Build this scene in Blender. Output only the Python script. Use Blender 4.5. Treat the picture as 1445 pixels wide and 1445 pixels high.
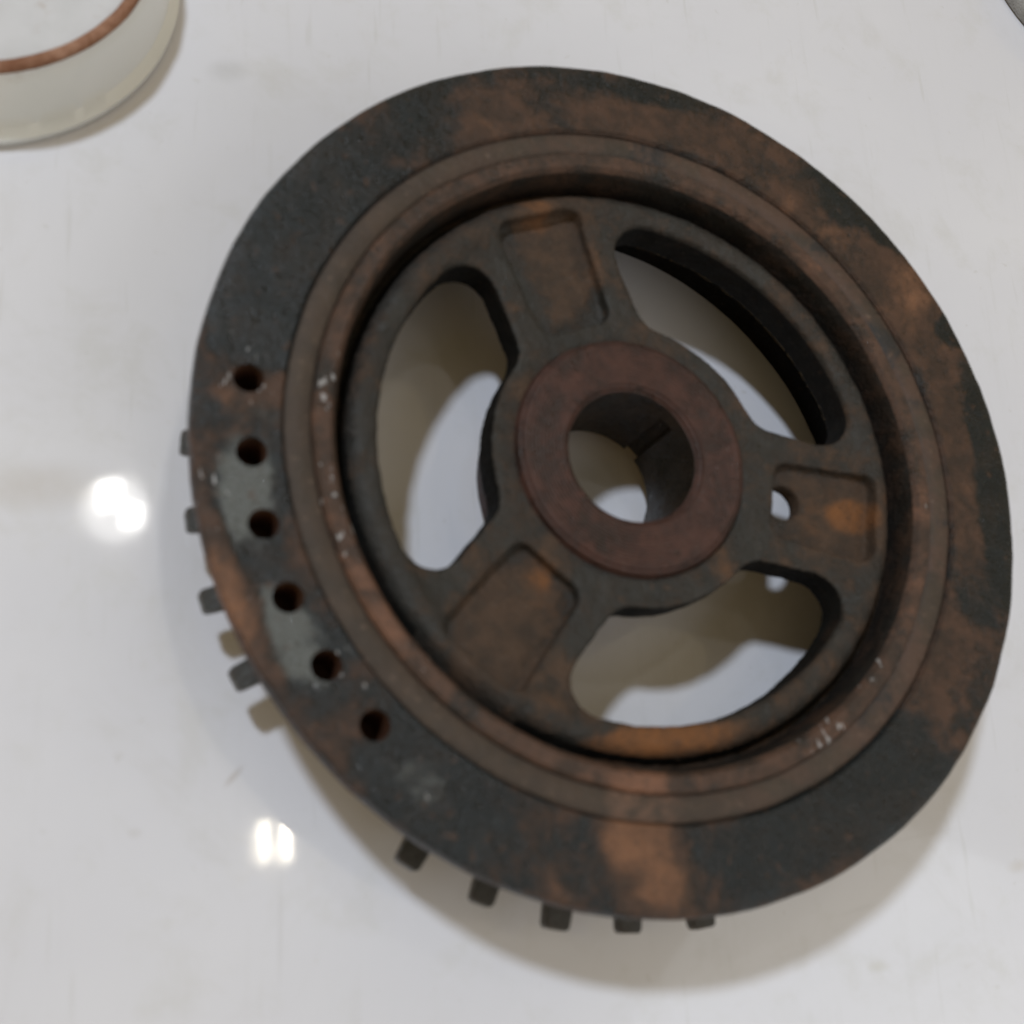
import bpy, bmesh, math, random
import numpy as np
from mathutils import Vector, Matrix, noise
random.seed(7)
MM = 0.001
for o in list(bpy.data.objects): bpy.data.objects.remove(o)
scene = bpy.context.scene
COL = scene.collection

# ------------------------------------------------------------------ camera
cam_data = bpy.data.cameras.new('camera')
camera = bpy.data.objects.new('camera', cam_data); COL.objects.link(camera)
right = Vector((0.93873785, -0.04662016, 0.3414642))
down = Vector((0.06237686, -0.95145955, -0.30138654))
fwd = Vector((0.33894007, 0.30422242, -0.89026308))
m = Matrix((right, -down, -fwd)).transposed().to_4x4()
m.translation = Vector((-99.481, -78.789, 191.539 + 31.0)) * MM
camera.matrix_world = m
cam_data.sensor_width = 36.0
cam_data.lens = 36.0 * 1800 / 1445
cam_data.clip_start = 0.01
cam_data.clip_end = 50.0
cam_data.dof.use_dof = True
cam_data.dof.focus_distance = 0.34
cam_data.dof.aperture_fstop = 16.0
scene.camera = camera

# ------------------------------------------------------------------ room light
world = bpy.data.worlds.new('World'); scene.world = world
world.use_nodes = True
bg = world.node_tree.nodes['Background']
bg.inputs['Color'].default_value = (1.0, 0.80, 0.47, 1)
bg.inputs['Strength'].default_value = 0.34

def area_light(name, loc_mm, target_mm, power, size, color, size_y=None, shape='DISK', roll=None):
    d = bpy.data.lights.new(name, 'AREA')
    d.energy = power; d.size = size; d.color = color; d.shape = shape
    if size_y: d.size_y = size_y
    o = bpy.data.objects.new(name, d); COL.objects.link(o)
    o.location = Vector(loc_mm) * MM
    o.rotation_euler = (Vector(target_mm) - Vector(loc_mm)).to_track_quat('-Z', 'Y').to_euler()
    return o
# main ceiling light, up to the left of the pulley
area_light('ceiling_lamp', (-0.497*1500, 0.363*1500, 1500), (0, 0, 20), 17.8, 0.14, (0.79, 0.885, 1.0))
# broad soft light at the lower right, inferred from soft upper-left shade
area_light('soft_side_light', (520, -480, 560), (0, 0, 0), 3.0, 0.9, (0.86, 0.92, 1.0), 0.9, 'RECTANGLE')
# lamp behind, mirrored as the soft glare left of the pulley
area_light('rear_lamp', (-30, 462, 1400), (0, 0, 0), 0.17, 0.030, (1.0, 0.97, 0.92), 0.036, 'RECTANGLE')
area_light('rear_lamp', (-4, 438, 1400), (0, 0, 0), 0.13, 0.026, (1.0, 0.97, 0.92), 0.030, 'RECTANGLE')
area_light('rear_lamp_glow', (-22, 450, 1420), (0, 0, 0), 0.16, 0.085, (1.0, 0.98, 0.95))
# twin bar lamp, mirrored as two short bars below left of the pulley
for lx in (171, 198):
    tb = area_light('twin_bar_lamp', (lx, 27, 1400), (lx, 27, 0), 0.10, 0.013, (1.0, 0.90, 0.72), 0.046, 'RECTANGLE')
    tb.rotation_euler = (0, 0, 0)

vs = scene.view_settings
vs.view_transform = 'Standard'; vs.look = 'None'; vs.gamma = 1.0; vs.exposure = 0.14
vs.use_curve_mapping = False
scene.render.engine = 'CYCLES'
scene.cycles.max_bounces = 10
scene.cycles.diffuse_bounces = 6
scene.cycles.use_denoising = True

# ------------------------------------------------------------------ node helpers
class NT:
    def __init__(s, name):
        s.mat = bpy.data.materials.new(name); s.mat.use_nodes = True
        s.t = s.mat.node_tree; s.n = s.t.nodes; s.l = s.t.links
        s.bsdf = s.n['Principled BSDF']
        tc = s.n.new('ShaderNodeTexCoord'); s.obj = tc.outputs['Object']
    def set(s, node, key, v):
        if v is None: return
        if isinstance(v, bpy.types.NodeSocket): s.l.new(v, node.inputs[key])
        else: node.inputs[key].default_value = v
    def noise(s, scale, detail=6, rough=0.6, dist=0.0, off=(0, 0, 0), stretch=(1, 1, 1), rot=(0, 0, 0), vec=None):
        mp = s.n.new('ShaderNodeMapping'); s.l.new(vec or s.obj, mp.inputs['Vector'])
        mp.inputs['Location'].default_value = off; mp.inputs['Scale'].default_value = stretch
        mp.inputs['Rotation'].default_value = rot
        t = s.n.new('ShaderNodeTexNoise'); s.l.new(mp.outputs[0], t.inputs['Vector'])
        t.inputs['Scale'].default_value = scale; t.inputs['Detail'].default_value = detail
        t.inputs['Roughness'].default_value = rough; t.inputs['Distortion'].default_value = dist
        return t.outputs['Fac']
    def vor(s, scale, feature='F1', rand=1.0):
        t = s.n.new('ShaderNodeTexVoronoi'); s.l.new(s.obj, t.inputs['Vector'])
        t.feature = feature; t.inputs['Scale'].default_value = scale; t.inputs['Randomness'].default_value = rand
        return t
    def math(s, op, a, b=None, c=None, clamp=False):
        t = s.n.new('ShaderNodeMath'); t.operation = op; t.use_clamp = clamp
        s.set(t, 0, a); s.set(t, 1, b); s.set(t, 2, c)
        return t.outputs[0]
    def ramp(s, v, lo, hi, a=0.0, b=1.0, smooth=True):
        t = s.n.new('ShaderNodeMapRange'); t.interpolation_type = 'SMOOTHSTEP' if smooth else 'LINEAR'
        s.set(t, 0, v); t.inputs[1].default_value = lo; t.inputs[2].default_value = hi
        t.inputs[3].default_value = a; t.inputs[4].default_value = b
        return t.outputs[0]
    def mix(s, f, a, b, mode='MIX'):
        t = s.n.new('ShaderNodeMix'); t.data_type = 'RGBA'; t.blend_type = mode
        s.set(t, 0, f)
        for k, v in ((6, a), (7, b)):
            if isinstance(v, bpy.types.NodeSocket): s.l.new(v, t.inputs[k])
            else: t.inputs[k].default_value = (*v, 1)
        return t.outputs[2]
    def blob(s, x, y, rx, ry=None, rot=0.0):
        """1 inside a soft ellipse (mm) round (x, y), 0 outside"""
        ry = ry or rx
        mp = s.n.new('ShaderNodeMapping'); mp.vector_type = 'TEXTURE'
        s.l.new(s.obj, mp.inputs['Vector'])
        mp.inputs['Location'].default_value = (x*MM, y*MM, 0)
        mp.inputs['Rotation'].default_value = (0, 0, math.radians(rot))
        mp.inputs['Scale'].default_value = (rx*MM, ry*MM, 1)
        sx = s.n.new('ShaderNodeSeparateXYZ'); s.l.new(mp.outputs[0], sx.inputs[0])
        d = s.math('SQRT', s.math('ADD', s.math('MULTIPLY', sx.outputs[0], sx.outputs[0]), s.math('MULTIPLY', sx.outputs[1], sx.outputs[1])))
        return s.ramp(d, 1.25, 0.2)
    def attr(s, name):
        t = s.n.new('ShaderNodeAttribute'); t.attribute_name = name; return t.outputs['Fac']
    def bump(s, h, dist, strength=1.0, prev=None):
        t = s.n.new('ShaderNodeBump'); s.set(t, 'Height', h)
        t.inputs['Distance'].default_value = dist; t.inputs['Strength'].default_value = strength
        if prev: s.l.new(prev, t.inputs['Normal'])
        return t.outputs[0]

MARKS = {}
def blob_value(xy, x, y, rx, ry=None, rot=0.0):
    ry = ry or rx; a = math.radians(rot)
    dx, dy = xy[:, 0]-x, xy[:, 1]-y
    u, w = (dx*math.cos(a)+dy*math.sin(a))/rx, (-dx*math.sin(a)+dy*math.cos(a))/ry
    t = np.clip((1.25-np.sqrt(u*u+w*w))/1.05, 0, 1)
    return t*t*(3-2*t)
def paint_marks(o, mat):
    """where paint, rust, bright rust and painted reflection, sheen and glints sit, stored per vertex"""
    me = o.data; n = len(me.vertices); co = np.empty(n*3, np.float32); me.vertices.foreach_get('co', co)
    xy = co.reshape(-1, 3)[:, :2]/MM
    paint, rust, bright, glt, gry = MARKS[mat.name]
    rb = sum((blob_value(xy, *b[:-1])*b[-1] for b in rust), np.zeros(n)) - sum((blob_value(xy, *b[:-1])*b[-1] for b in paint), np.zeros(n))
    br, sc, gr = np.zeros(n), np.zeros(n), np.zeros(n)
    for b in gry: gr = np.maximum(gr, blob_value(xy, *b[:-1])*b[-1])
    for b in bright: br = np.maximum(br, blob_value(xy, *b[:-1])*b[-1])
    for b in glt: sc = np.maximum(sc, blob_value(xy, *b[:-1])*b[-1])
    for nm, val in (('rust_bias', rb), ('rust_and_reflection', br), ('glint_mark', sc), ('lamp_sheen', gr)):
        at = me.attributes.new(nm, 'FLOAT', 'POINT'); at.data.foreach_set('value', val.astype(np.float32))
def rust_metal(name, paint, rust_a, rust_b, orange, bias=0.0, paint_blobs=(), rust_blobs=(), bright_blobs=(), orange_amt=0.5,
               rough=(0.34, 0.66), grain=1.0, seed=0.0, spark=1.0, glint_blobs=(), turned=False, spec=0.33, sheen_blobs=(), grey=(0.085, 0.090, 0.086)):
    """old dark paint over brown rust: flaked mask, orange patches, dust and grit"""
    k = NT(name); off = (seed, seed*1.7, seed*0.3)
    n1 = k.noise(55, 8, 0.66, 0.6, off); n2 = k.noise(210, 6, 0.65, 0.2, off); n3 = k.noise(1100, 4, 0.6, 0, off)
    v = k.math('ADD', k.math('ADD', k.math('MULTIPLY', n1, 0.60), k.math('MULTIPLY', n2, 0.36)), k.math('MULTIPLY', n3, 0.14))
    v = k.math('ADD', v, bias)
    MARKS[k.mat.name] = (paint_blobs, rust_blobs, bright_blobs, glint_blobs, sheen_blobs)
    if paint_blobs or rust_blobs: v = k.math('ADD', v, k.attr('rust_bias'))
    mask = k.ramp(v, 0.465, 0.64)                                # 1 = rust
    soft = k.ramp(v, 0.42, 0.68)
    c_r = k.mix(k.ramp(n2, 0.35, 0.68), rust_a, rust_b)
    om = k.ramp(k.noise(95, 7, 0.7, 0.4, (seed+3.1, 1.2, 0)), 0.56, 0.70)
    om = k.math('MULTIPLY', om, orange_amt)
    if bright_blobs:  # bright rust, plus a warm reflection painted in
        bb = k.math('MULTIPLY', k.ramp(k.math('ADD', k.attr('rust_and_reflection'), k.ramp(n1, 0.28, 0.72, -0.6, 0.6, False)), 0.12, 0.95), k.ramp(n2, 0.25, 0.65, 0.4, 1.0))
        om = k.math('MAXIMUM', om, k.math('MULTIPLY', bb, k.ramp(k.attr('rust_and_reflection'), 0.0, 0.5)))
    c_r = k.mix(om, c_r, orange)
    c_p = k.mix(k.ramp(k.noise(160, 5, 0.6, 0, (seed, 4, 2)), 0.3, 0.75), paint, tuple(min(1, q*1.6 + 0.002) for q in paint))
    c_p = k.mix(k.math('MULTIPLY', k.ramp(k.noise(130, 6, 0.7, 0.5, (seed+6, 3, 1)), 0.42, 0.70), 0.34), c_p, rust_a)
    if sheen_blobs:                                               # lamp sheen put into the colour as dull grey patches
        gm = k.math('MULTIPLY', k.ramp(k.math('ADD', k.attr('lamp_sheen'), k.ramp(n2, 0.3, 0.7, -0.35, 0.35, False)), 0.25, 0.8), k.ramp(k.attr('lamp_sheen'), 0.0, 0.4))
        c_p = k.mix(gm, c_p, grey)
    c = k.mix(mask, c_p, c_r)
    # rusty pinpricks in the paint, dark pits in the rust, pale dust
    pr = k.ramp(k.noise(520, 3, 0.5, 0, (seed, 0, 9)), 0.63, 0.72)
    c = k.mix(k.math('MULTIPLY', pr, 0.55), c, rust_b)
    pit = k.ramp(n3, 0.40, 0.30)
    c = k.mix(k.math('MULTIPLY', pit, 0.65), c, tuple(q*0.3 for q in rust_a))
    dust = k.ramp(k.noise(1900, 2, 0.5, 0, (seed, 7, 1)), 0.66, 0.74)
    c = k.mix(k.math('MULTIPLY', dust, 0.22), c, (0.16, 0.125, 0.095))
    if glint_blobs:                                                    # glints painted as pale steel-coloured flecks
        cb = k.attr('glint_mark')
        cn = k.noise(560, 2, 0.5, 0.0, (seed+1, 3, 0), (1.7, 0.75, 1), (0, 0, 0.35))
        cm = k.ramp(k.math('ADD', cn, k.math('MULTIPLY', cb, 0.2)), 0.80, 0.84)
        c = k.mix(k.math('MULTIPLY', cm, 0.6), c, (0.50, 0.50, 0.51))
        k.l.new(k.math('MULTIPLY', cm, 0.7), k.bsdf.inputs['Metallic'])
    k.l.new(c, k.bsdf.inputs['Base Color'])
    r = k.math('ADD', k.ramp(soft, 0, 1, rough[0], rough[1], False), k.ramp(n3, 0.3, 0.7, -0.08, 0.08))
    gl = k.ramp(k.noise(850, 2, 0.5, 0, (seed+5, 2, 2)), 0.62, 0.70)      # oily glints
    r = k.math('SUBTRACT', r, k.math('MULTIPLY', gl, 0.30*spark), clamp=True)
    k.l.new(r, k.bsdf.inputs['Roughness'])
    k.bsdf.inputs['Specular IOR Level'].default_value = spec
    h = k.math('ADD', k.math('MULTIPLY', n2, 0.5), k.math('MULTIPLY', n3, 0.35*grain))
    b1 = k.bump(h, 0.0009*grain, 0.75)
    if turned:                                                   # lathe marks
        sx = k.n.new('ShaderNodeSeparateXYZ'); k.l.new(k.obj, sx.inputs[0])
        rad = k.math('SQRT', k.math('ADD', k.math('MULTIPLY', sx.outputs[0], sx.outputs[0]), k.math('MULTIPLY', sx.outputs[1], sx.outputs[1])))
        b1 = k.bump(k.math('SINE', k.math('ADD', k.math('MULTIPLY', rad, 9000.0), k.math('MULTIPLY', n2, 3.0))), 0.00012, 0.6, b1)
    b2 = k.bump(mask, 0.00022, 0.8, b1)
    b3 = k.bump(k.noise(2600, 2, 0.6), 0.00022*grain, 0.8, b2)
    k.l.new(b3, k.bsdf.inputs['Normal'])
    return k.mat

# ------------------------------------------------------------------ materials
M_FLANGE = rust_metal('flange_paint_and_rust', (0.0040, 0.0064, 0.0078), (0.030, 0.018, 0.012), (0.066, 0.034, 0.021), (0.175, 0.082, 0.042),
    bias=-0.01, orange_amt=0.35,
    paint_blobs=[(-62, 36, 15, 24, -30, .30), (-68, 18, 9, 12, 0, .25), (-70.5, -13, 7, 12, 0, .26), (-63, -36, 5.5, 12, 32, .24), (-42, -59, 9, 16, 55, .30),
                 (76.5, -12, 5.5, 20, 4, .50), (77, 9, 4.5, 8, 0, .5), (68, -24, 5, 9, -20, .22), (72, 33, 5, 4, 0, .3), (60, 52, 7, 4, -40, .35), (40, -58, 18, 12, 25, .30), (21, -68, 15, 8, 22, .26), (50, 58, 9, 6, -45, .22), (-38, 65, 14, 8, 30, .2), (76, 14, 5, 9, 0, .2), (8, 76, 18, 4, 0, .15)],
    rust_blobs=[(68.5, 2, 5, 40, 0, .20), (52, 46, 12, 30, 45, .12), (58, -36, 6, 16, -32, .14), (-30, 63, 9, 24, 60, .16), (-70.4, -33, 4.5, 11, 25, .30), (-76, -22, 3, 8, 15, .25), (61, 39, 10, 22, -38, .28), (5, 69, 34, 6, 0, .20), (-52, -52, 6, 8, 0, .14), (-69, 5, 8, 5, 0, .2), (-9, -67, 8, 7, 20, .20), (-4, -73, 9, 7, -15, .16), (-8, -76, 6, 5, 0, .14)],
    bright_blobs=[(-8.5, -67, 8.5, 8, 20, 1.0), (-5, -74, 7, 6, -15, .8), (-72, -31, 3.8, 12, 25, .8), (63, 40, 8, 17, -38, .5)], rough=(0.30, 0.60), sheen_blobs=[(-71, -13, 6, 13, 3, 1.0), (-64, -36, 5.5, 12, 32, .9), (-44, -57, 6, 14, 52, .38), (-70, 2, 7, 5, 0, .6), (-67, 22, 6, 12, 0, .25)],  # bottom patches paint a warm reflection, grey ones the lamp's sheen
    glint_blobs=[(-71, 7, 8, 9, 0, 1.0), (-76, -12, 5, 9, 0, .8), (-70, -30, 8, 16, 25, .55), (-56, -42, 8, 8, 0, .8), (-40, -62, 16, 8, 0, .45)])  # where the flange's glints are painted
M_INNER = rust_metal('inner_ring_rust', (0.012, 0.013, 0.013), (0.038, 0.024, 0.017), (0.082, 0.044, 0.029), (0.18, 0.085, 0.05),
    bias=0.09, orange_amt=0.55, bright_blobs=[(-6.5, -58, 7.5, 8, 0, .8), (-52, -28, 5, 20, 30, .5)], seed=2.3, spark=1.5,  # first patch carries the painted warm reflection across this ring
    glint_blobs=[(-58, 8, 5, 14, 0, 1.0), (-56, -15, 6, 14, 15, .95), (-45, -38, 8, 8, 0, .7), (43, -40, 8, 8, 0, .9), (30, -50, 9, 6, 0, 1.0), (-50, 30, 6, 8, 0, .7)])  # painted glints along the inner ring
M_WEB = rust_metal('cast_web', (0.0165, 0.0155, 0.0135), (0.036, 0.024, 0.0165), (0.062, 0.037, 0.023), (0.170, 0.068, 0.022),
    bias=-0.035, orange_amt=0.22,
    rust_blobs=[(-13, 42, 8.5, 15, 16, .35), (-27, -31, 8.5, 15, -40, .32), (44, -8, 15, 9, -10, .3), (5, -52, 24, 4, 5, .3)],
    bright_blobs=[(-17, 45, 6, 9, 16, .45), (46, -7.5, 6.5, 4.5, 0, .75), (2, -51, 22, 4.0, 4, .85), (-19, -22, 5, 4, -40, .5), (-6, 40, 3.5, 11, 16, .35)], seed=5.1, grain=1.1, rough=(0.5, 0.8))
M_HUB = rust_metal('hub_red_rust', (0.018, 0.011, 0.009), (0.034, 0.0155, 0.012), (0.060, 0.026, 0.019), (0.11, 0.045, 0.030),
    bias=0.05, orange_amt=0.4, seed=8.4, grain=0.7, rough=(0.34, 0.62), turned=True)
M_TOOTH = rust_metal('tooth_steel', (0.050, 0.050, 0.046), (0.045, 0.034, 0.026), (0.075, 0.050, 0.036), (0.12, 0.06, 0.035), bias=-0.06, orange_amt=0.2, seed=11.0, grain=0.6)
M_HOLE = rust_metal('drilled_hole_rust', (0.04, 0.016, 0.008), (0.035, 0.014, 0.007), (0.065, 0.024, 0.010), (0.10, 0.04, 0.014), bias=0.1, seed=13.0)

M_BOUNCE = rust_metal('tan_bounce_coat', (0.48, 0.29, 0.09), (0.56, 0.36, 0.12), (0.64, 0.43, 0.15), (0.54, 0.31, 0.08), bias=0.1, seed=15.0)  # pale tan chosen to bounce warm light into the shaded openings

M_BLACK = rust_metal('shaded_black_wall', (0.004, 0.0038, 0.0034), (0.014, 0.009, 0.006), (0.025, 0.015, 0.010), (0.06, 0.03, 0.015), bias=-0.12, orange_amt=0.15, seed=17.0, rough=(0.7, 0.85), spec=0.12, spark=0.0)  # near black: shade of the recesses put into the wall colour

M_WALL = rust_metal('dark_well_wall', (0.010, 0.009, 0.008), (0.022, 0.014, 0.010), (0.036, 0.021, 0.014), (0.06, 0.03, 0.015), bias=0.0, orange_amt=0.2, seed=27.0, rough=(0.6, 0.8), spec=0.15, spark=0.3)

k = NT('brown_rubber')
c = k.mix(k.ramp(k.noise(140, 5, 0.6), 0.35, 0.7), (0.032, 0.022, 0.0145), (0.050, 0.033, 0.021))
c = k.mix(k.math('MULTIPLY', k.ramp(k.noise(90, 7, 0.7, 0.4, (4, 4, 1)), 0.42, 0.58), k.ramp(k.blob(35, 12, 85), 0.0, 0.6, 0.15, 0.95)), c, (0.066, 0.036, 0.0235))
c = k.mix(k.math('MULTIPLY', k.ramp(k.noise(60, 7, 0.7, 0.4, (8, 1, 1)), 0.54, 0.64), k.ramp(k.blob(35, 12, 85), 0.0, 0.6, 0.0, 0.85)), c, (0.013, 0.013, 0.013))
c = k.mix(k.math('MULTIPLY', k.ramp(k.noise(700, 4, 0.6, 0, (1, 4, 1)), 0.60, 0.72), 0.5), c, (0.15, 0.10, 0.07))
c = k.mix(k.math('MULTIPLY', k.math('MULTIPLY', k.blob(-6.5, -62, 8.5, 8), k.ramp(k.noise(120, 6, 0.7), 0.35, 0.6)), 0.8), c, (0.15, 0.078, 0.048))  # warm reflection painted across the rubber
k.l.new(c, k.bsdf.inputs['Base Color']); k.bsdf.inputs['Roughness'].default_value = 0.72
k.l.new(k.bump(k.noise(600, 4, 0.6), 0.0006, 0.7), k.bsdf.inputs['Normal'])
M_RUBBER = k.mat

# white glossy table top, lightly soiled and scratched
k = NT('white_gloss_table')
st = k.noise(9, 6, 0.6, 0.4); fine = k.noise(60, 7, 0.68, 0.3, (3, 1, 0))
c = k.mix(k.ramp(st, 0.3, 0.75), (0.602, 0.603, 0.648), (0.646, 0.645, 0.682))
c = k.mix(k.math('MULTIPLY', k.ramp(fine, 0.50, 0.72), 0.38), c, (0.53, 0.525, 0.515))
c = k.mix(k.math('MULTIPLY', k.ramp(k.noise(24, 8, 0.7, 0.8, (2, 9, 0)), 0.52, 0.72), 0.30), c, (0.50, 0.49, 0.48))
grit = k.ramp(k.noise(330, 4, 0.55, 0.2, (6, 2, 0)), 0.66, 0.76)
c = k.mix(k.math('MULTIPLY', grit, 0.28), c, (0.42, 0.40, 0.37))
# faint wiping streaks and scratches in two directions
for rot, sc, lo, hi, amt in ((0.35, 26, 0.58, 0.72, 0.07), (0.9, 40, 0.64, 0.74, 0.26), (-0.25, 34, 0.64, 0.74, 0.15)):
    s_ = k.ramp(k.noise(sc, 3, 0.55, 0.15, (rot, 2, 0), (9, 0.7, 1), (0, 0, rot)), lo, hi)
    c = k.mix(k.math('MULTIPLY', s_, amt), c, (0.47, 0.465, 0.455))
# marks with a place of their own: thumb smudges, a brown fleck, a thin line, painted shade and reflection
for x, y, rx, ry, rot, amt, colr in ((-71.6, 87.3, 4.5, 3, 20, .38, (.36, .36, .36)), (-66.7, 82.4, 12, 9, 0, .12, (.42, .42, .42)), (-67.6, -53.4, .7, 2.6, -42, .5, (.36, .31, .28)), (56.5, -90.7, 2.6, 1.2, 0, .35, (.46, .44, .39)),  # the wide faint grey mark paints soft shade on the table
                            (93.7, -73.1, 3, 1.5, 10, .30, (.48, .43, .37)), (-59.5, -79.0, .55, 9, 0, .30, (.43, .42, .42)), (78.0, -91.7, 2, .5, 15, .2, (.5, .48, .47)), (-101.0, -3.7, 13, 5, 5, .45, (.46, .42, .38)),  # the broad brown mark paints a beam's dim reflection
                            (53.6, -80.0, 5, .6, 12, .2, (.45, .45, .46)), (71.2, -66.3, 9, .5, 8, .14, (.45, .45, .46)), (-83.4, -62.4, 1.4, 1, 0, .25, (.42, .40, .38))):
    bl = k.math('MULTIPLY', k.blob(x, y, rx, ry, rot), k.ramp(fine, 0.3, 0.6, 0.5, 1.0))
    c = k.mix(k.math('MULTIPLY', bl, amt), c, colr)
k.l.new(c, k.bsdf.inputs['Base Color'])
rg = k.math('ADD', k.ramp(fine, 0.35, 0.75, 0.03, 0.09), k.math('MULTIPLY', grit, 0.1))
k.l.new(rg, k.bsdf.inputs['Coat Roughness'])
k.bsdf.inputs['Coat Weight'].default_value = 0.75
k.bsdf.inputs['Roughness'].default_value = 0.24
k.bsdf.inputs['Specular IOR Level'].default_value = 0.4
k.l.new(k.bump(k.noise(420, 3, 0.5), 0.00004, 0.15), k.bsdf.inputs['Normal'])
M_TABLE = k.mat

k = NT('white_enamel')
c = k.mix(k.ramp(k.noise(40, 6, 0.6), 0.35, 0.7), (0.75, 0.78, 0.79), (0.81, 0.83, 0.84))
c = k.mix(k.math('MULTIPLY', k.ramp(k.noise(120, 7, 0.7, 0.4), 0.60, 0.72), 0.45), c, (0.36, 0.26, 0.18))
k.l.new(c, k.bsdf.inputs['Base Color']); k.bsdf.inputs['Roughness'].default_value = 0.3
k.l.new(k.bump(k.noise(200, 4, 0.6), 0.0003, 0.4), k.bsdf.inputs['Normal'])
M_ENAMEL = k.mat
k = NT('grey_lid_paint')
c = k.mix(k.ramp(k.noise(50, 6, 0.6), 0.35, 0.7), (0.46, 0.46, 0.47), (0.54, 0.54, 0.56))
c = k.mix(k.math('MULTIPLY', k.ramp(k.noise(90, 7, 0.7, 0.4), 0.55, 0.70), 0.5), c, (0.33, 0.24, 0.18))
k.l.new(c, k.bsdf.inputs['Base Color']); k.bsdf.inputs['Roughness'].default_value = 0.4
M_LID = k.mat
k = NT('orange_rim_rust')
c = k.mix(k.ramp(k.noise(150, 7, 0.7, 0.3), 0.35, 0.65), (0.16, 0.060, 0.025), (0.30, 0.16, 0.10))
k.l.new(c, k.bsdf.inputs['Base Color']); k.bsdf.inputs['Roughness'].default_value = 0.75
k.l.new(k.bump(k.noise(700, 4, 0.6), 0.0008, 0.7), k.bsdf.inputs['Normal'])
M_RIM = k.mat
M_DARKPART = rust_metal('dull_grey_steel', (0.20, 0.195, 0.19), (0.15, 0.13, 0.115), (0.20, 0.17, 0.15), (0.14, 0.08, 0.05), bias=-0.1, orange_amt=0.2, seed=20)

# ------------------------------------------------------------------ mesh helpers (mm in, metres out)
def mesh_obj(name, verts, faces, mat, parent=None, sharp=35, smooth=True):
    me = bpy.data.meshes.new(name)
    me.from_pydata([tuple(c*MM for c in v) for v in verts], [], faces)
    return finish(name, me, mat, parent, sharp, smooth)
def finish(name, me, mat, parent=None, sharp=35, smooth=True):
    bm = bmesh.new(); bm.from_mesh(me)
    bmesh.ops.recalc_face_normals(bm, faces=bm.faces); bm.to_mesh(me); bm.free()
    if smooth:
        me.shade_smooth()
        if sharp: me.set_sharp_from_angle(angle=math.radians(sharp))
    me.materials.clear(); me.materials.append(mat)
    o = bpy.data.objects.new(name, me); COL.objects.link(o)
    if parent: o.parent = parent
    return o
def lathe(profile, seg=192, step=2.0, wob=0.0, freq=0.12):
    """closed profile of (r, z) turned about z; the profile is cut finer than step"""
    pts = []
    for (a, b) in zip(profile, profile[1:] + profile[:1]):
        n = max(1, int(math.hypot(b[0]-a[0], b[1]-a[1]) / step))
        pts += [(a[0]+(b[0]-a[0])*i/n, a[1]+(b[1]-a[1])*i/n) for i in range(n)]
    verts, faces = [], []
    N = len(pts)
    for j in range(seg):
        t = 2*math.pi*j/seg; ct, sn = math.cos(t), math.sin(t)
        for r, z in pts:
            x, y = r*ct, r*sn
            if wob:
                d = noise.noise(Vector((x*freq, y*freq, z*freq)))*wob + noise.noise(Vector((x*.6, y*.6, z*.6+9)))*wob*.5
                r2 = r + d; x, y = r2*ct, r2*sn
                verts.append((x, y, max(0.0, z + (d*.6 if z > 2 else 0))))
            else: verts.append((x, y, z))
    for j in range(seg):
        j2 = (j+1) % seg
        for i in range(N):
            i2 = (i+1) % N
            faces.append((j*N+i, j*N+i2, j2*N+i2, j2*N+i))
    return verts, faces
def prism(poly, z0, z1):
    n = len(poly)
    v = [(x, y, z0(x, y) if callable(z0) else z0) for x, y in poly] + [(x, y, z1) for x, y in poly]
    f = [tuple(range(n-1, -1, -1)), tuple(range(n, 2*n))] + [(i, (i+1) % n, n+(i+1) % n, n+i) for i in range(n)]
    return v, f
def boolean_cut(target, cutters):
    """subtract cutter meshes and bake the result into the target's mesh"""
    for c in cutters:
        md = target.modifiers.new('cut', 'BOOLEAN'); md.object = c; md.operation = 'DIFFERENCE'; md.solver = 'EXACT'
    bake(target)
    for c in cutters:
        me = c.data; bpy.data.objects.remove(c); bpy.data.meshes.remove(me)
def bake(o):
    bpy.context.view_layer.update()
    dg = bpy.context.evaluated_depsgraph_get()
    me = bpy.data.meshes.new_from_object(o.evaluated_get(dg))
    old = o.data; o.modifiers.clear(); o.data = me; me.name = o.name
    bpy.data.meshes.remove(old)
def cutter(v, f): return mesh_obj('cutter', v, f, M_HOLE, None, 0, False)
def reshade(o, mat, sharp):
    me = o.data; me.materials.clear(); me.materials.append(mat)
    for p_ in me.polygons: p_.material_index = 0
    me.shade_smooth()
    if sharp: me.set_sharp_from_angle(angle=math.radians(sharp))
def thing(name, loc_mm, label, cat, group=None):
    o = bpy.data.objects.new(name, None); COL.objects.link(o)
    o.location = Vector(loc_mm)*MM; o.empty_display_size = 0.02
    o['label'] = label; o['category'] = cat
    if group: o['group'] = group
    return o
def rot2(x, y, deg):
    a = math.radians(deg); return x*math.cos(a)-y*math.sin(a), x*math.sin(a)+y*math.cos(a)

# ------------------------------------------------------------------ the table top
v, f = prism([(-900, -800), (1100, -800), (1100, 1000), (-900, 1000)], -30, 0)
table = mesh_obj('table_top', v, f, M_TABLE, None, 30)
table['kind'] = 'structure'

# ------------------------------------------------------------------ the pulley
pulley = thing('crankshaft_pulley', (0, 0, 0), 'large rusty dark toothed crankshaft pulley lying on the white glossy table', 'pulley')
SPOKES = (-10.0, 110.0, -130.0)

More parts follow.
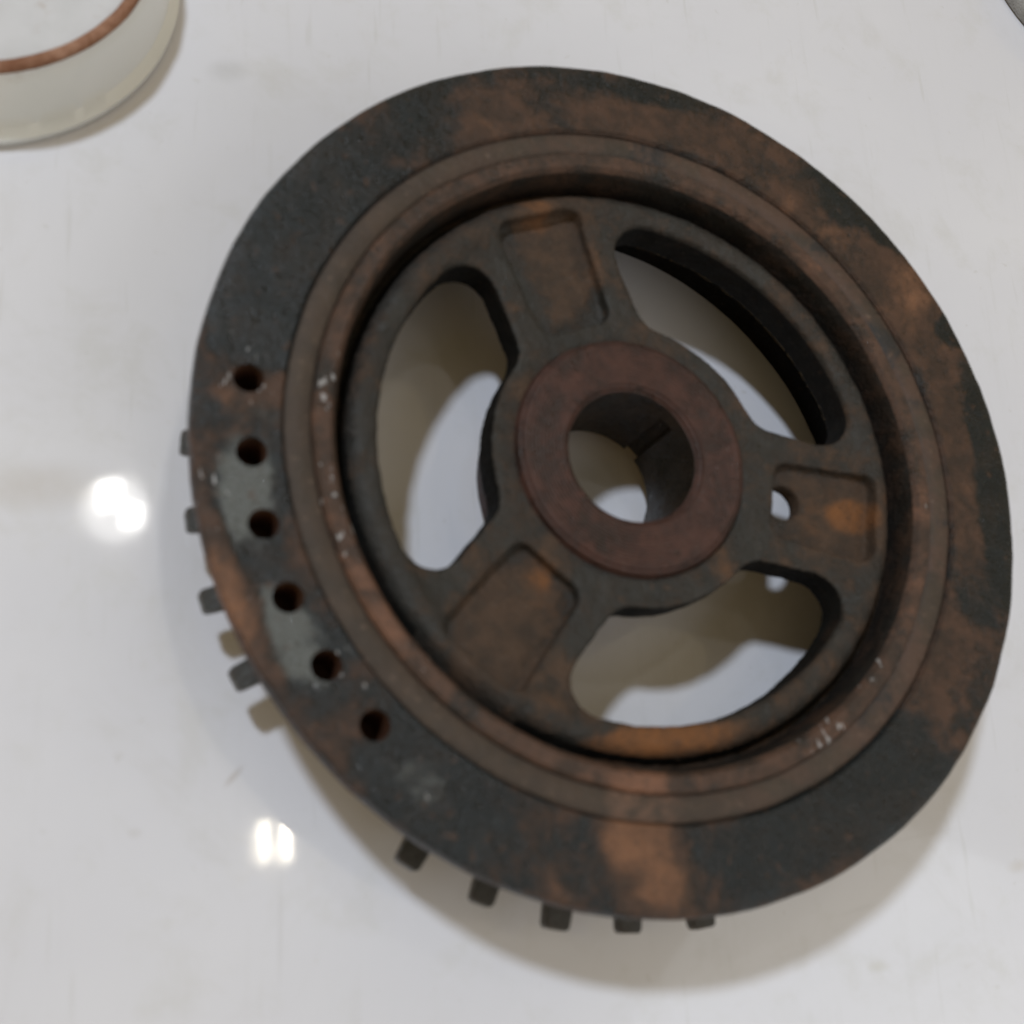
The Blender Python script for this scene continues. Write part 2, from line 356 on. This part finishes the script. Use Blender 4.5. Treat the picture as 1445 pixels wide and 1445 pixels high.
# outer ring: flange, belt grooves and the skirt it stands on
prof = [(65.15, 35.3), (65.7, 36.0), (79.0, 36.0), (79.7, 35.7), (80.0, 35.0), (80.0, 32.6), (79.3, 31.9), (76.0, 31.6)]
z = 30.6
while z > 22.5:
    prof += [(75.4, z), (73.6, z-1.0), (73.6, z-1.4), (75.4, z-2.4)]; z -= 2.8
prof += [(75.0, 20.4), (74.4, 19.8), (66.4, 19.8), (65.15, 18.8)]
v, f = lathe(prof, 288, 1.6, 0.16)
outer = mesh_obj('outer_ring', v, f, M_FLANGE, None)
HOLES = [(71.2, 174.7), (70.5, -175.0), (70.5, -165.2), (70.8, -155.2), (70.8, -145.4), (70.8, -135.8)]
cuts = []
for r, a in HOLES:
    cx, cy = rot2(r, 0, a)
    cuts.append(cutter(*prism([(cx+2.55*math.cos(t*math.pi/16), cy+2.55*math.sin(t*math.pi/16)) for t in range(32)], 25.6, 40)))
boolean_cut(outer, cuts)
reshade(outer, M_FLANGE, 32); outer.parent = pulley
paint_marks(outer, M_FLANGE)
# the drilled balance holes: rusty blind cups let into the flange
for r, a in HOLES:
    cx, cy = rot2(r, 0, a)
    rings = [(2.75, 35.75), (2.62, 35.7), (2.46, 35.3), (2.42, 27.6), (2.2, 26.6), (0.6, 25.9)]
    vv, ff = [], []
    for rr, zz in rings:
        vv += [(cx+rr*math.cos(t*math.pi/14), cy+rr*math.sin(t*math.pi/14), zz) for t in range(28)]
    for i in range(len(rings)-1):
        for t in range(28): ff.append((i*28+t, i*28+(t+1) % 28, (i+1)*28+(t+1) % 28, (i+1)*28+t))
    ff.append(tuple(range((len(rings)-1)*28, len(rings)*28)))
    mesh_obj('balance_hole', vv, ff, M_HOLE, pulley, 40)

# skirt the pulley stands on
v, f = lathe([(66.4, 19.7), (66.2, 19.0), (66.2, 11.6), (60.2, 11.4), (59.8, 11.0), (59.8, 5.5), (60.2, 5.0), (68.4, 5.0), (68.8, 5.4), (68.8, 19.7)], 192, 2.0, 0.08)
skirt = mesh_obj('skirt', v, f, M_BOUNCE, pulley)

def second_material(o, mat, test):
    """second colour on chosen faces: tan undersides to bounce warm light, darkened recess walls"""
    o.data.materials.append(mat)
    for p_ in o.data.polygons:
        if test(p_.center/MM, p_.normal): p_.material_index = 1
second_material(outer, M_BOUNCE, lambda c, n: c.z < 20.0)
# rubber damping ring between the two metal rings
v, f = lathe([(60.65, 35.2), (61.2, 35.55), (64.4, 35.5), (65.0, 35.1), (65.0, 12), (60.65, 12)], 256, 1.2, 0.10)
mesh_obj('rubber_ring', v, f, M_RUBBER, pulley)
# inner ring round the well
v, f = lathe([(60.5, 12), (60.5, 35.5), (60.0, 36.1), (57.6, 36.1), (56.7, 35.2), (56.2, 33.5), (56.0, 26.0), (56.4, 23.5), (59.6, 14), (60.0, 12)], 256, 1.0, 0.16)
inner = mesh_obj('inner_ring', v, f, M_INNER, pulley)
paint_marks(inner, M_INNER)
second_material(inner, M_WALL, lambda c, n: math.hypot(c.x, c.y) < 57.0 or (c.z < 24 and math.hypot(c.x, c.y) < 60.3))
second_material(skirt, M_BLACK, lambda c, n: math.hypot(c.x, c.y) < 62)  # inner skirt wall darkened, its shade put into the colour

# cast web: three spokes with sunk panels, three openings
prof = [(22.0, 30.4), (27.0, 30.7), (33.0, 30.8), (43.0, 31.2), (47.6, 31.8), (49.8, 32.8), (51.8, 33.0), (53.2, 32.2), (54.3, 30.4), (54.9, 28.6), (56.3, 28.2), (56.3, 24.4), (50, 24.2), (30, 23.6), (22.0, 22.0)]
v, f = lathe(prof, 160, 3.0)
web = mesh_obj('spoked_web', v, f, M_WEB, None)
def opening(s0):
    rho, hw, ri, ro = 6.0, 13.4, 27.8, 48.6
    R, r = ro-rho, ri+rho
    fo, fi = math.degrees(math.asin((hw+rho)/R)), math.degrees(math.asin((hw+rho)/r))
    pts = []
    def arc(cx, cy, a0, a1, rad, n):
        for i in range(n+1):
            a = math.radians(a0+(a1-a0)*i/n); pts.append((cx+rad*math.cos(a), cy+rad*math.sin(a)))
    a0, a1 = s0+fo, s0+120-fo; b0, b1 = s0+fi, s0+120-fi
    arc(0, 0, a0, a1, ro, 24)
    c1 = rot2(R, 0, a1); arc(c1[0], c1[1], a1, s0+210, rho, 8)
    c2 = rot2(r, 0, b1); arc(c2[0], c2[1], s0+210, b1+180, rho, 8)
    arc(0, 0, b1, b0, ri, 14)
    c3 = rot2(r, 0, b0); arc(c3[0], c3[1], b0+180, s0+270, rho, 8)
    c4 = rot2(R, 0, a0); arc(c4[0], c4[1], s0-90, a0, rho, 8)
    out = []
    for q in pts:
        if not out or math.hypot(q[0]-out[-1][0], q[1]-out[-1][1]) > .05: out.append(q)
    if math.hypot(out[0][0]-out[-1][0], out[0][1]-out[-1][1]) < .05: out.pop()
    return out
def panel(s, u0, u1, h0, h1, rad):
    cs = [(u0, -h0), (u1, -h1), (u1, h1), (u0, h0)]; ang = (180, 270, 0, 90); out = []
    for (u, w), a in zip(cs, ang):
        cu = u + (rad if u == u0 else -rad); cw = w + (rad if w < 0 else -rad)
        for i in range(7):
            t = math.radians(a + 15*i); out.append(rot2(cu+rad*math.cos(t), cw+rad*math.sin(t), s))
    return out
cuts = []
for s in SPOKES:
    cuts.append(cutter(*prism(opening(s), 10, 45)))
    cuts.append(cutter(*prism(panel(s, 27.2 if s != -10 else 29, 50.2, 7.6, 8.8, 2.6), lambda x, y: 27.7 + (math.hypot(x, y)-27.0)*0.07, 45)))
hx, hy = rot2(32.6, 0, -9.0)
hv = [(hx+r_*math.cos(t*math.pi/12), hy+r_*math.sin(t*math.pi/12), z_) for r_, z_ in ((6.0, 10), (3.4, 25.5), (3.4, 45)) for t in range(24)]
hf = [tuple(range(23, -1, -1)), tuple(range(48, 72))] + [(q*24+t, q*24+(t+1) % 24, q*24+24+(t+1) % 24, q*24+24+t) for q in (0, 1) for t in range(24)]
cuts.append(cutter(hv, hf))                                      # small hole, flared towards the back
boolean_cut(web, cuts)
md = web.modifiers.new('r', 'REMESH'); md.mode = 'VOXEL'; md.voxel_size = 0.42*MM
md = web.modifiers.new('s', 'SMOOTH'); md.iterations = 14; md.factor = 0.6
bake(web)
cos, nos = [v_.co.copy() for v_ in web.data.vertices], [v_.normal.copy() for v_ in web.data.vertices]
flat = []
for co, no in zip(cos, nos):                                     # rough sand-cast skin
    p = co / MM
    d = noise.noise(p*0.35)*0.16 + noise.noise(p*1.1 + Vector((5, 1, 3)))*0.09
    flat += list(co + no*d*MM)
web.data.vertices.foreach_set('co', flat); web.data.update()
reshade(web, M_WEB, 0); web.parent = pulley
paint_marks(web, M_WEB)
second_material(web, M_BOUNCE, lambda c, n: c.z < 25.2 and n.z < -0.5)
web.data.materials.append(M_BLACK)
for p_ in web.data.polygons:                                     # opening walls blackened, shade put into the colour
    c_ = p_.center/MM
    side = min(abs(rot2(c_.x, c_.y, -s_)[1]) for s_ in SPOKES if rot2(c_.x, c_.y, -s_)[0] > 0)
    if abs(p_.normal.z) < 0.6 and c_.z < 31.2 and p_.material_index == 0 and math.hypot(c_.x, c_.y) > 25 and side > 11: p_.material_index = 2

# hub with bore and keyway
prof = [(12.7, 10.6), (12.7, 31.0), (13.8, 32.2), (21.4, 32.4), (22.6, 31.5), (23.2, 29.6), (23.2, 10.6), (22.4, 10.0), (14.2, 10.0)]
v, f = lathe(prof, 160, 1.2, 0.14)
hub = mesh_obj('hub', v, f, M_HUB, None)
kx = [rot2(11, -1.5, 42), rot2(14.2, -1.5, 42), rot2(14.2, 1.5, 42), rot2(11, 1.5, 42)]
boolean_cut(hub, [cutter(*prism(kx, 0, 27.5))])
reshade(hub, M_HUB, 32); hub.parent = pulley; hub.location = (-0.6*MM, 0.7*MM, 0)
M_BORE = rust_metal('dark_bore', (0.010, 0.008, 0.006), (0.018, 0.012, 0.008), (0.035, 0.022, 0.013), (0.06, 0.035, 0.018), bias=0.0, seed=23.0, grain=0.5, rough=(0.3, 0.55))  # bore wall, darker than the hub face
second_material(hub, M_BOUNCE, lambda c, n: c.z < 20.5 and n.z < -0.5)
hub.data.materials.append(M_BORE)
for p_ in hub.data.polygons:
    c_ = p_.center/MM
    if math.hypot(c_.x, c_.y) < 15.6 and c_.z < 30.6 and p_.normal.z > -0.5: p_.material_index = 2

# toothed trigger ring under the flange, two teeth left out
v, f = lathe([(69.0, 15.6), (73.6, 15.6), (74.0, 16.0), (74.0, 18.2), (73.6, 18.6), (69.0, 18.6)], 192, 2.0, 0.05)
ring = mesh_obj('trigger_ring', v, f, M_TOOTH, pulley)
ring.location = (1.6*MM, -1.3*MM, 0)
def tooth_mesh():
    a = [(73.4, -2.5), (80.4, -2.15), (81.0, -1.7), (81.0, 1.7), (80.4, 2.15), (73.4, 2.5)]
    bm = bmesh.new()
    lo = [bm.verts.new((x*MM, y*MM, 15.7*MM)) for x, y in a]; hi = [bm.verts.new((x*MM, y*MM, 18.5*MM)) for x, y in a]
    bm.faces.new(lo[::-1]); bm.faces.new(hi)
    for i in range(6): bm.faces.new((lo[i], lo[(i+1) % 6], hi[(i+1) % 6], hi[i]))
    bmesh.ops.bevel(bm, geom=bm.edges[:], offset=0.22*MM, segments=1, affect='EDGES')
    bmesh.ops.recalc_face_normals(bm, faces=bm.faces)
    me = bpy.data.meshes.new('tooth'); bm.to_mesh(me); bm.free(); me.materials.append(M_TOOTH); return me
tm = tooth_mesh()
for i in range(36):
    if i in (1, 2): continue
    t = bpy.data.objects.new('tooth', tm); COL.objects.link(t); t.parent = ring
    t.rotation_euler = (0, 0, -math.radians(122.2 + 10*i + random.uniform(-.35, .35)))
    t.scale = (1 + random.uniform(-.006, .004), 1 + random.uniform(-.09, .07), 1)

for part in pulley.children: part.location.z -= 5.0*MM            # the skirt's foot meets the table

# ------------------------------------------------------------------ white round tin at the upper left
tin = thing('round_tin', (-124.0, 102.7, 0), 'white round tin with rusty rim, cut off at the upper left corner', 'tin')
v, f = lathe([(41.6, 0.0), (42.4, 0.7), (42.4, 2.0), (40.4, 3.4), (37.0, 13.2), (36.0, 14.4), (33, 14.3), (33, 1), (34, 0.0)], 144, 2.0, 0.12)
mesh_obj('body', v, f, M_ENAMEL, tin)
ringp = [(35.8+1.25*math.cos(t*math.pi/6), 14.9+1.0*math.sin(t*math.pi/6)) for t in range(12)]
v, f = lathe(ringp, 144, 2.0, 0.15, 0.3)
mesh_obj('rim', v, f, M_RIM, tin)
n = 96; vv = [(34.7*math.cos(2*math.pi*i/n), 34.7*math.sin(2*math.pi*i/n), 14.6) for i in range(n)] + [(32.5*math.cos(2*math.pi*i/n), 32.5*math.sin(2*math.pi*i/n), 14.4) for i in range(n)] + [(0, 0, 14.6)]
ff = [(i, (i+1) % n, n+(i+1) % n, n+i) for i in range(n)] + [(n+i, n+(i+1) % n, 2*n) for i in range(n)]
mesh_obj('lid_panel', vv, ff, M_LID, tin)

# ------------------------------------------------------------------ grey steel collar just entering at the upper right
collar = thing('steel_collar', (169.5, 171.9, 0), 'dull grey steel collar barely entering at the upper right corner', 'collar')
v, f = lathe([(18, 0), (37.0, 0), (37.5, 0.6), (37.3, 2.2), (36.2, 4.0), (34.5, 5.4), (32, 6.5), (28, 7), (19, 7), (18, 6)], 128, 2.0, 0.1)
mesh_obj('flange_plate', v, f, M_DARKPART, collar)
v, f = lathe([(12, 6.5), (24, 6.5), (24, 17), (23, 18), (13, 18), (12, 17)], 96, 2.0, 0.1)
mesh_obj('sleeve', v, f, M_DARKPART, collar)
